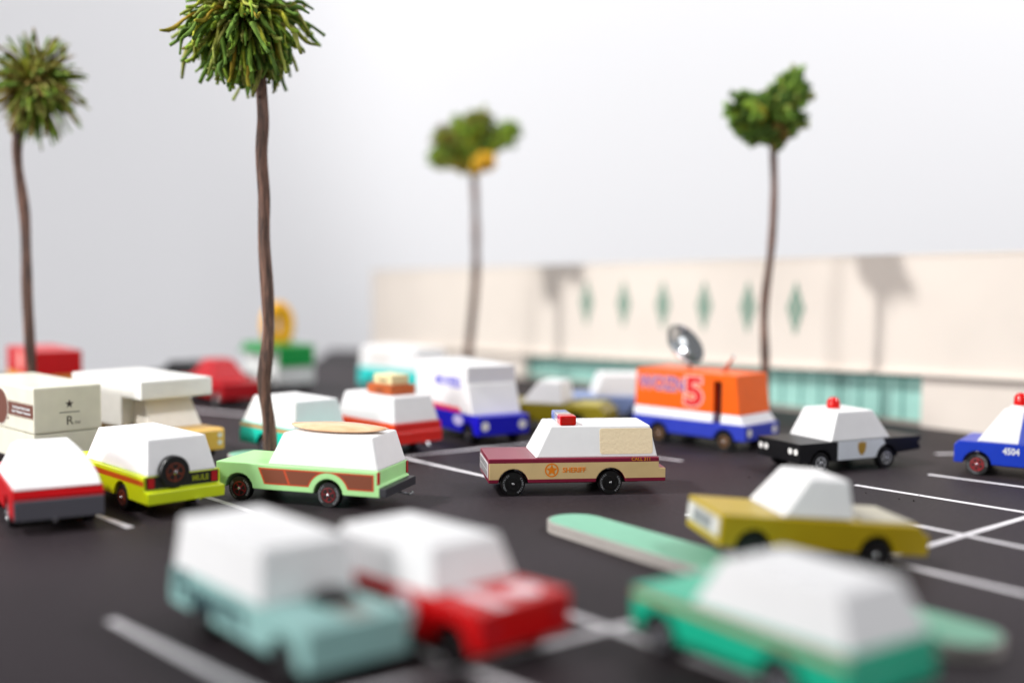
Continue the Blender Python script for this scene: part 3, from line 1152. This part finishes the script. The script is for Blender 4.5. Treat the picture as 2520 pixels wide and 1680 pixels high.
# teal and white camper van, far back
tw = van_base('teal_camper_van', 'blurred white toy camper van with turquoise lower body beside the beige building', (-8.9, 96.6), math.atan2(-0.66, 0.75), 3.7, 7.0,
              paint('#34CEC8', 0.38, 0.2), 0.66, 2.15, (2.2, -2.0), '#BBBBBB')
obj('white_top', frustum((-3.5, 3.5, -1.80, 1.80), (-3.3, 3.0, -1.68, 1.68), 2.15, 3.85, 0.08), WHITE, tw)
for s in (1, -1):
    obj('window_panel', plate(side_fn(s, 3.56), rrect(-2.2, 0.2, 2.6, 3.4, 0.2, 4), 0.02), paint('#DEDAD6', 0.4), tw)

# green food truck with golden ring
gt = van_base('green_food_truck', 'blurred white toy food truck with green panels and an upright golden ring on its roof', (-19.7, 99.3), math.atan2(-0.80, 0.60), 3.4, 6.4,
              paint('#DADCDB', 0.4), 0.66, 2.0, (1.9, -1.9), '#999999', cat='toy truck')
obj('white_box', box(-3.2, 3.2, -1.66, 1.66, 2.0, 3.75, 0.06), paint('#DFE0DF', 0.4), gt)
obj('green_roof', box(-3.25, 3.3, -1.75, 1.75, 3.60, 3.85, 0.04), paint('#0B8E3E', 0.38, 0.2), gt)
obj('green_front', box(3.18, 3.32, -1.60, 1.60, 2.12, 3.70, 0.05), paint('#0B8E3E', 0.38, 0.2), gt)
bm = prism([(3.1, 0), (3.1, 0), (3.1, 0)], 0, 1, 0) if False else bmesh.new()
q = [(-3.0, -1.66, 3.6), (3.1, -1.66, 3.6), (3.1, -2.25, 3.15), (-3.0, -2.25, 3.15), (-3.0, -1.66, 3.72), (3.1, -1.66, 3.72), (3.1, -2.25, 3.25), (-3.0, -2.25, 3.25)]
vs = [bm.verts.new(p) for p in q]
for f in ((3, 2, 1, 0), (4, 5, 6, 7), (0, 1, 5, 4), (1, 2, 6, 5), (2, 3, 7, 6), (3, 0, 4, 7)):
    bm.faces.new([vs[i] for i in f])
obj('awning', bm, paint('#0B7E38', 0.4), gt)
bm = bmesh.new()
ring = [(-0.2, 0.85 * math.cos(t / 24 * 6.2832), 5.35 + 1.45 * math.sin(t / 24 * 6.2832)) for t in range(25)]
add_tube(bm, ring, 0.66, 10, cap=False)
obj('golden_ring', bm, paint('#F2B21C', 0.35, 0.2), gt, smooth=60)

# far cars
rc = car('red_coupe', 'blurred all red toy car between the camper and the tall palm', (-22.3, 90.2), math.atan2(-0.8, 0.6), paint('#A80816', 0.4, 0.1),
         (-2.6, 1.5, -1.6, 0.4, 1.55, 0.75, 3.25), rim='#999999', cab_mat=paint('#B00A18', 0.4, 0.1), tail=0.1)
bc = car('black_coupe', 'low blurred black toy car far behind the camper roof', (-25.4, 95.0), math.atan2(-0.62, 0.78), PB,
         (-2.9, 1.6, -2.0, 0.7, 1.62, 1.30, 2.6), rim='#777777', cab_mat=PB, tail=0.1)
pickup('olive_pickup', 'small blurred olive toy pickup with white cab behind the sheriff wagon', (2.75, 77.6), math.pi - 0.30, '#8A7C0E', False, '#1A1212', '#A89C40')
lb = car('pale_blue_car', 'blurred pale blue toy car with white cabin left of the news truck', (7.0, 82.2), math.pi + 0.06, paint('#8FA6D8', 0.36, 0.2),
         (-2.9, 1.35, -2.45, 0.85, 1.62, 1.36, 3.25), rim='#444450', tail=0.2)


# ------------------------------------------------------------------ mint islands
def island(label, c0, c1, width, ht=0.46):
    a, b = Vector((*c0, 0)), Vector((*c1, 0))
    d = (b - a).normalized()
    n = Vector((-d.y, d.x, 0))
    r = width / 2
    root = thing('parking_island', label, 'island', ((a.x + b.x) / 2, (a.y + b.y) / 2, 0), 0, 'mint parking islands')
    mid = (a + b) / 2

    def layer(name, z0, z1, ins, mat, bev):
        rr = r - ins
        pts = []
        for i in range(15):
            t = math.radians(-90 + 180 * i / 14)
            pts.append(b - mid + d * (rr * math.cos(t)) + n * (rr * math.sin(t)))
        for i in range(15):
            t = math.radians(90 + 180 * i / 14)
            pts.append(a - mid + d * (rr * math.cos(t)) + n * (rr * math.sin(t)))
        bm = bmesh.new()
        lo = [bm.verts.new((p.x, p.y, z0)) for p in pts]
        hi = [bm.verts.new((p.x, p.y, z1)) for p in pts]
        bm.faces.new(list(reversed(lo)))
        bm.faces.new(hi)
        for i in range(len(pts)):
            j = (i + 1) % len(pts)
            bm.faces.new((lo[i], lo[j], hi[j], hi[i]))
        return obj(name, bevel(bm, bev, 2, 50), mat, root)
    edge = paint('#A9A39E', 0.6, 0, 0.3)
    layer('lower_board', 0.0, ht * 0.48, 0.0, edge, 0.015)
    layer('glue_line', ht * 0.48, ht * 0.54, 0.03, plain('#2B2526', 0.7, name='glue'), 0)  # dark inset layer drawn for the black gap between the boards
    layer('upper_board', ht * 0.54, ht * 0.96, 0.0, edge, 0.015)
    layer('mint_top', ht * 0.96, ht, 0.09, paint('#7FB79D', 0.6, 0.0, 0.25), 0)
    return root


d1 = Vector((0.585, -0.81))
island('mint topped parking island with rounded ends between the red and mustard toys', (2.75, 47.9), (13.1, 33.6), 2.45)
island('mint topped parking island at the foot of the tallest palm', (-14.28, 63.5), (-11.0, 60.2), 2.2)

# ------------------------------------------------------------------ palms
m, N, L, bs = new_mat('palm_bark')
tc = nd(N, 'ShaderNodeTexCoord')
mp = nd(N, 'ShaderNodeMapping')
mp.inputs['Scale'].default_value = (14, 14, 0.9)
L.new(tc.outputs['Object'], mp.inputs[0])
ns = nd(N, 'ShaderNodeTexNoise')
ns.inputs['Scale'].default_value = 42
ns.inputs['Detail'].default_value = 9
ns.inputs['Roughness'].default_value = 0.7
ns.inputs['Distortion'].default_value = 0.6
L.new(mp.outputs[0], ns.inputs['Vector'])
cr = nd(N, 'ShaderNodeValToRGB')
cr.color_ramp.elements[0].position = 0.38
cr.color_ramp.elements[1].position = 0.66
cr.color_ramp.elements[0].color = lin('#201918')
cr.color_ramp.elements[1].color = lin('#96705E')
L.new(ns.outputs['Fac'], cr.inputs[0])
big = nd(N, 'ShaderNodeTexNoise')
big.inputs['Scale'].default_value = 28
L.new(tc.outputs['Object'], big.inputs['Vector'])
mx = nd(N, 'ShaderNodeMix', data_type='RGBA', blend_type='MULTIPLY')
mx.inputs[0].default_value = 0.75
cb_ = nd(N, 'ShaderNodeValToRGB')
cb_.color_ramp.elements[0].position = 0.35
cb_.color_ramp.elements[1].position = 0.65
cb_.color_ramp.elements[0].color = (0.55, 0.5, 0.5, 1)
cb_.color_ramp.elements[1].color = (1.15, 1.0, 0.95, 1)
L.new(big.outputs['Fac'], cb_.inputs[0])
L.new(cr.outputs[0], mx.inputs[6])
L.new(cb_.outputs[0], mx.inputs[7])
L.new(mx.outputs[2], bs.inputs['Base Color'])
bp = nd(N, 'ShaderNodeBump')
bp.inputs['Strength'].default_value = 0.8
bp.inputs['Distance'].default_value = 0.0012
L.new(ns.outputs['Fac'], bp.inputs['Height'])
L.new(bp.outputs[0], bs.inputs['Normal'])
bs.inputs['Roughness'].default_value = 0.6
BARK = m

m, N, L, bs = new_mat('palm_frond')
at = nd(N, 'ShaderNodeAttribute', attribute_name='tint')
tc = nd(N, 'ShaderNodeTexCoord')
ns = nd(N, 'ShaderNodeTexNoise')
ns.inputs['Scale'].default_value = 260
ns.inputs['Detail'].default_value = 4
L.new(tc.outputs['Object'], ns.inputs['Vector'])
mr = nd(N, 'ShaderNodeMapRange')
mr.inputs['From Min'].default_value = 0.3
mr.inputs['From Max'].default_value = 0.7
mr.inputs['To Min'].default_value = 0.55
mr.inputs['To Max'].default_value = 1.25
L.new(ns.outputs['Fac'], mr.inputs[0])
mx = nd(N, 'ShaderNodeMix', data_type='RGBA', blend_type='MULTIPLY')
mx.inputs[0].default_value = 1
L.new(at.outputs['Color'], mx.inputs[6])
L.new(mr.outputs[0], mx.inputs[7])
hs = nd(N, 'ShaderNodeHueSaturation')
hs.inputs['Saturation'].default_value = 0.97
hs.inputs['Hue'].default_value = 0.468
L.new(mx.outputs[2], hs.inputs['Color'])
L.new(hs.outputs[0], bs.inputs['Base Color'])
bs.inputs['Roughness'].default_value = 0.8
bs.inputs['Specular IOR Level'].default_value = 0.2
bp = nd(N, 'ShaderNodeBump')
bp.inputs['Strength'].default_value = 0.6
bp.inputs['Distance'].default_value = 0.0006
L.new(ns.outputs['Fac'], bp.inputs['Height'])
L.new(bp.outputs[0], bs.inputs['Normal'])
FROND = m


def smooth_path(pts, n=60):
    """Catmull-Rom through pts"""
    P = [Vector(p) for p in pts]
    P = [P[0] * 2 - P[1]] + P + [P[-1] * 2 - P[-2]]
    out = []
    segs = len(P) - 3
    for i in range(n + 1):
        t = i / n * segs
        k = min(int(t), segs - 1)
        t -= k
        a, b, c, d = P[k:k + 4]
        out.append(0.5 * ((2 * b) + (c - a) * t + (2 * a - 5 * b + 4 * c - d) * t * t + (3 * b - a - 3 * c + d) * t ** 3))
    return out


def trunk_bm(pts, r0, r1, seed):
    rnd = random.Random(seed)
    path = smooth_path(pts, 70)
    ph = [rnd.uniform(0, 6.28) for _ in range(4)]
    bm = bmesh.new()
    n = len(path)
    rads = []
    for i in range(n):
        base = r0 + (r1 - r0) * i / (n - 1)
        rads.append((lambda t, j, base=base: base * (1 + 0.13 * math.sin(3 * t + 0.16 * j + ph[0]) + 0.08 * math.sin(5 * t - 0.23 * j + ph[1])
                                                     + 0.05 * math.sin(0.5 * j + ph[2]))))
    return add_tube(bm, path, rads, 16)


def frond_pts(a, b, rnd, droop, wob=0.12):
    a, b = Vector(a), Vector(b)
    ln = (b - a).length
    out = []
    w1 = Vector((rnd.uniform(-1, 1), rnd.uniform(-1, 1), rnd.uniform(-1, 1))) * wob
    for i in range(8):
        t = i / 7
        p = a.lerp(b, t)
        p.z += droop * ln * (4 * t * (1 - t))
        p += w1 * math.sin(t * math.pi * 1.7) * ln * 0.3
        out.append(p)
    return out


def add_frond(bm, pts, rad, tint, layer, rnd, seg=6):
    n0 = len(bm.verts)
    k = len(pts)
    # cord-like frond: twisted ridges, a little frayed at the tip
    fine = smooth_path(pts, 16)
    ph = rnd.uniform(0, 6.28)
    rads = []
    for i in range(len(fine)):
        t = i / (len(fine) - 1)
        base = rad * (0.55 + 0.75 * min(1, t * 1.6)) * (1.0 if t < 0.93 else 0.8)
        rads.append(lambda th, j, base=base: base * (1 + 0.38 * math.sin(2 * th + 1.1 * j + ph)))
    f0 = len(bm.faces)
    add_tube(bm, fine, rads, seg)
    bm.faces.ensure_lookup_table()
    nf = len(bm.faces)
    for fi in range(f0, nf):
        f = bm.faces[fi]
        row = (fi - f0) // seg
        t = min(1, row / 16)
        for lp in f.loops:
            g = tint[0].lerp(tint[1], t)
            lp[layer] = (g.x, g.y, g.z, 1)


TINTS = [(lin('#8A9A18'), lin('#568A26')), (lin('#D8C428'), lin('#64962C')), (lin('#567A1E'), lin('#4A7A2C')), (lin('#A8A43A'), lin('#7C9846')),
         (lin('#628420'), lin('#5A8E34')), (lin('#94803E'), lin('#74863E')), (lin('#42681E'), lin('#3E6628')), (lin('#C8A020'), lin('#7F8A20')), (lin('#CDB814'), lin('#D8BE1C')), (lin('#5E5212'), lin('#7C7430'))]
TINTS = [(Vector(a[:3]) * 1.15, Vector(b[:3]) * 1.15) for a, b in TINTS]


def palm_trunk(root, pts, r0, r1, seed):
    return obj('trunk', trunk_bm(pts, r0, r1, seed), BARK, root, smooth=70)


def blurred_palm(name, label, base, pts, r0, lobes, seed, rad=0.16):
    """pts relative to the base; lobes = [(centre, radii, count, tint ids)] relative to the base, fronds grow from the trunk top"""
    root = thing(name, label, 'palm tree', base, 0, 'toy palm trees')
    palm_trunk(root, pts, r0, r0 * 0.8, seed)
    rnd = random.Random(seed)
    topp = Vector(pts[-1])
    bm = bmesh.new()
    lay = bm.loops.layers.float_color.new('tint')
    for c, rr, cnt, ids, rootp in lobes:
        c = Vector(c)
        src = Vector(rootp) if rootp else topp
        for k in range(cnt):
            d = Vector((rnd.gauss(0, 1), rnd.gauss(0, 1), rnd.gauss(0, 1))).normalized()
            q = rnd.uniform(0.55, 1.0)
            end = c + Vector((d.x * rr[0], d.y * rr[1], d.z * rr[2])) * q
            st = src + Vector((rnd.gauss(0, .2), rnd.gauss(0, .2), rnd.gauss(0, .25)))
            st = st.lerp(c, rnd.uniform(0.1, 0.75)) if not rootp else st
            add_frond(bm, frond_pts(st, end, rnd, 0.12, 0.15), rad * rnd.uniform(0.8, 1.3), TINTS[rnd.choice(ids)], lay, rnd)
    obj('crown', bm, FROND, root, smooth=80)
    return root


# tall palm on the island, in focus: every frond its own piece
base = Vector((-12.75, 61.9, 0.46))
pal = thing('palm_tree', 'tallest toy palm, sharp, rising from the mint island beside the pale green wagon', 'palm tree', base, 0, 'toy palm trees')
rel = [(0.0, 0, 0.0), (0.0, 0, 0.5), (-0.12, 0, 2.2), (-0.34, 0, 4.0), (-0.10, 0.08, 6.4), (-0.08, 0, 8.4), (-0.26, -0.06, 11.3), (-0.30, 0.05, 13.6), (-0.42, 0, 16.0), (-0.30, 0, 18.0),
       (-0.42, 0, 20.6)]
palm_trunk(pal, rel, 0.34, 0.29, 3)
rnd = random.Random(11)
variants = []
for k in range(18):
    bm = bmesh.new()
    lay = bm.loops.layers.float_color.new('tint')
    ln = rnd.uniform(2.7, 3.55)
    pts = [(ln * t, rnd.uniform(-0.06, 0.06) * t, 0.45 * math.sin(math.pi * t) * rnd.uniform(0.4, 1.2) - rnd.uniform(0.5, 1.3) * t * t) for t in [i / 6 for i in range(7)]]
    add_frond(bm, [Vector(p) for p in pts], rnd.uniform(0.052, 0.078), TINTS[[0, 1, 2, 3, 4, 5, 6, 1, 3, 0, 2, 7][k % 12]], lay, rnd, 7)
    # frayed tip
    tipc = Vector(pts[-1])
    for v in bm.verts:
        v.co *= S
    bmesh.ops.recalc_face_normals(bm, faces=bm.faces)
    me = bpy.data.meshes.new('frond')
    bm.to_mesh(me)
    bm.free()
    me.shade_smooth()
    me.materials.append(FROND)
    variants.append(me)
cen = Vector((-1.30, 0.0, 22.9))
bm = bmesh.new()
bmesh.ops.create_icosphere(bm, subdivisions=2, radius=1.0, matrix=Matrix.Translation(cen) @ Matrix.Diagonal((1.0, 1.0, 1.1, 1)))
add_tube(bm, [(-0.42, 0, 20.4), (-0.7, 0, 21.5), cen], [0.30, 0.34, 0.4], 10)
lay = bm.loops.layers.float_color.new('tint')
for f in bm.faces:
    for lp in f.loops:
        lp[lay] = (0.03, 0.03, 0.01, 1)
for k in range(620):
    d = Vector((rnd.gauss(0, 1), rnd.gauss(0, 1), rnd.gauss(-0.25, 1))).normalized()
    a = cen + d * 0.3
    e = cen + d * rnd.uniform(1.8, 3.0) + Vector((0, 0, -rnd.uniform(0.2, 1.0)))
    add_frond(bm, frond_pts(a, e, rnd, 0.10, 0.12), rnd.uniform(0.045, 0.075), TINTS[rnd.choice([0, 1, 2, 3, 4, 5, 6, 6, 2])], lay, rnd)
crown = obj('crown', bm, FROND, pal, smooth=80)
NF = 290
for i in range(NF):
    zz = 1 - 2 * (i + 0.5) / NF
    th = i * 2.39996 + rnd.uniform(-0.3, 0.3)
    zz = max(-1, min(1, zz * 0.97 + rnd.uniform(-0.06, 0.06)))
    q = math.sqrt(max(0, 1 - zz * zz))
    d = Vector((q * math.cos(th), q * math.sin(th), zz))
    # hang: lower fronds turn downwards
    d = Vector((d.x, d.y, d.z - 0.28)).normalized()
    o = link('frond', variants[i % 18], None, crown)
    x = d
    up = Vector((0, 0, 1)) if abs(d.z) < 0.95 else Vector((1, 0, 0))
    y = up.cross(x).normalized()
    z = x.cross(y)
    m4 = Matrix((x, y, z)).transposed().to_4x4() @ Matrix.Rotation(rnd.uniform(-0.5, 0.5), 4, 'X')
    start = cen + d * 0.25 + Vector((rnd.gauss(0, .25), rnd.gauss(0, .25), rnd.gauss(0, .25)))
    s = rnd.uniform(0.78, 1.12)
    m4 = Matrix.Translation(start * S) @ m4 @ Matrix.Diagonal((s, 1.1, 1.1, 1))
    o.matrix_local = m4

GREENS = [0, 2, 3, 4, 6, 3]
# left palm
b0 = (-29.5, 72.0, 0)
blurred_palm('palm_tree', 'blurred toy palm with round olive crown at the left edge', b0,
             [(0, 0, 0), (0.0, 0, 3.7), (-0.1, 0, 8.0), (-0.2, 0, 13.2), (-0.6, 0, 17.6), (0.3, 0, 20.6)], 0.33,
             [((0.65, 0, 21.0), (3.3, 3.3, 3.7), 420, [0, 5, 5, 3, 9, 9, 2], (0.6, 0, 21.1)), ((0.2, 0, 19.2), (1.6, 1.6, 1.5), 40, [0, 5, 3], (0.2, 0, 20.5))], 21, 0.055)
# middle palm in front of the building
b2 = (-3.6, 103.0, 0)
blurred_palm('palm_tree', 'blurred toy palm with a golden clump under its crown, beside the beige building', b2,
             [(-0.3, 0, 0), (-0.25, 0, 2.5), (0.33, 0, 9.0), (0.4, 0, 13.2), (0.12, 0, 18.3)], 0.36,
             [((0.5, 0, 22.2), (1.9, 1.7, 1.9), 80, [0, 9, 2, 3], None), ((-2.2, 0, 21.0), (1.7, 1.4, 1.9), 70, [0, 9, 2, 0], None),
              ((-3.1, 0, 19.9), (1.1, 1.0, 1.1), 35, [0, 3], None), ((0.6, 0, 23.2), (1.5, 1.4, 1.2), 45, [0, 9, 3], None), ((-1.0, 0, 22.4), (1.6, 1.4, 1.4), 50, [0, 2, 3], None), ((2.0, 0, 21.6), (1.4, 1.2, 1.2), 40, [0, 2, 9], None), ((3.1, 0, 22.0), (1.3, 1.2, 1.3), 45, [0, 4, 3], None),
              ((0.3, 0, 20.8), (1.7, 1.5, 1.4), 50, [0, 2, 6], None), ((1.2, -1.9, 19.3), (1.1, 0.8, 0.8), 70, [8], None)], 22, 0.17)
# right palm by the news truck
b3 = (17.3, 80.0, 0)
blurred_palm('palm_tree', 'blurred toy palm with lumpy dark green crown behind the news truck', b3,
             [(0, 0, 0), (0, 0, 4.0), (-0.2, 0, 8.2), (0.2, 0, 12.3), (0.3, 0, 15.6), (0.12, 0, 19.0)], 0.28,
             [((1.3, 0.6, 22.6), (1.6, 2.6, 1.9), 75, [2, 4, 6, 3], None), ((-1.75, -0.6, 21.0), (1.75, 2.6, 1.75), 80, [2, 4, 6, 1], None),
              ((0.15, 0, 20.6), (1.9, 1.7, 1.9), 90, [2, 6, 4, 9], None), ((-0.2, 0, 21.9), (1.2, 1.2, 1.0), 40, [2, 6, 3], None), ((0.5, 0, 19.3), (0.7, 0.7, 0.9), 20, [5, 6], None), ((-1.2, 0, 19.7), (1.5, 1.4, 1.0), 55, [2, 4, 6], None), ((1.4, 0, 20.6), (1.2, 1.3, 1.4), 50, [2, 6, 3], None)], 23, 0.17)

# ------------------------------------------------------------------ beige building
R0 = Vector((32.62, 74.34, 0))
e1 = Vector((-0.6666, 0.7454, 0))
nrm = Vector((-0.7454, -0.6666, 0))       # towards the camera, left
SL = -0.0313                               # the model leans: its roof line falls towards the far end
S0, S1 = -24.0, 71.8


def bpnt(s, out, z):
    return R0 + e1 * s + nrm * out + Vector((0, 0, z))


m, N, L, bs = new_mat('beige_card')
tc, ns = add_bump(N, L, bs, 90, 0.12, 0.0005)
L.new(vary(N, L, tc, lin('#E2D8CE'), 20, 0.05), bs.inputs['Base Color'])
bs.inputs['Roughness'].default_value = 0.6
BEIGE = m
bld = thing('department_store', 'long beige toy building with six green diamond ornaments and a teal window strip', 'toy building', R0)


def bquad_box(name, s0, s1, o0, o1, zf0, zf1, mat, parent=bld):
    """box on the facade: zf0, zf1 = functions of s giving the bottom and the top"""
    bm = bmesh.new()
    q = []
    for zf in (zf0, zf1):
        for s, o in ((s0, o0), (s1, o0), (s1, o1), (s0, o1)):
            q.append(bm.verts.new(bpnt(s, o, zf(s)) - R0))
    for f in ((3, 2, 1, 0), (4, 5, 6, 7), (0, 1, 5, 4), (1, 2, 6, 5), (2, 3, 7, 6), (3, 0, 4, 7)):
        bm.faces.new([q[i] for i in f])
    return obj(name, bm, mat, parent)


zc = lambda v: (lambda s: v)
zsl = lambda v: (lambda s: v + SL * s)
LEDGE = 3.96
bquad_box('upper_wall', S0, S1, -12, 0, zsl(LEDGE), zsl(11.78), BEIGE)
bquad_box('parapet', S0 - 0.1, S1 + 0.1, -0.9, 0.06, zsl(11.785), zsl(11.98), BEIGE)
bquad_box('canopy', S0, S1 + 0.1, -0.5, 0.38, zsl(LEDGE - 0.22), zsl(LEDGE + 0.02), BEIGE)
bquad_box('lower_wall', S0, 7.2, -12, -0.12, zc(0.0), zsl(LEDGE - 0.225), BEIGE)
bquad_box('lower_wall', 47.2, S1, -12, -0.12, zc(0.0), zsl(LEDGE - 0.225), BEIGE)
bquad_box('recess_wall', 7.2, 47.2, -12, -0.9, zc(0.0), zsl(LEDGE - 0.225), plain('#2F6B62', 0.6, name='teal_card'))
bquad_box('window_sill', 7.22, 47.18, -0.89, -0.2, zc(0.0), zc(0.30), plain('#9A948C', 0.6, name='sill'))
PANE = plain('#A2D2C8', 0.22, name='teal_pane')
TEAL = plain('#3E8A80', 0.5, name='teal_frame')
npan = 24
for i in range(npan):
    a = 7.25 + 39.9 * i / npan
    b = 7.25 + 39.9 * (i + 1) / npan
    bquad_box('window_pane', a + 0.06, b - 0.06, -0.82, -0.7, zc(0.31), zsl(LEDGE - 0.5), PANE)
    bquad_box('mullion', b - 0.055, b + 0.055, -0.84, -0.62, zc(0.31), zsl(LEDGE - 0.3), TEAL)
bquad_box('window_head', 7.22, 47.18, -0.89, -0.56, zsl(LEDGE - 0.5), zsl(LEDGE - 0.226), TEAL)
DG = plain('#4F8A76', 0.55, name='green_print')
for t in (0.545, 0.4835, 0.4225, 0.3625, 0.303, 0.2425):
    s = t * 71.8
    zcn = 7.94 - 0.0148 * s
    bm = bmesh.new()

    def rhomb(ds, dz, hw, hh, th):
        a = [bpnt(s + ds + p, 0.0, zcn + dz + q) - R0 for p, q in ((-hw, 0), (0, -hh), (hw, 0), (0, hh))]
        lo = [bm.verts.new(v - nrm * 0.02) for v in a]
        hi = [bm.verts.new(v + nrm * th) for v in a]
        bm.faces.new(hi)
        for i in range(4):
            j = (i + 1) % 4
            bm.faces.new((lo[i], lo[j], hi[j], hi[i]))
    # lattice of nine little lozenges
    for i in (-1, 0, 1):
        for j in (-1, 0, 1):
            rhomb((i - j) * 0.27, (i + j) * 0.72, 0.20, 0.56, 0.05)
    obj('diamond_ornament', bm, DG, bld)
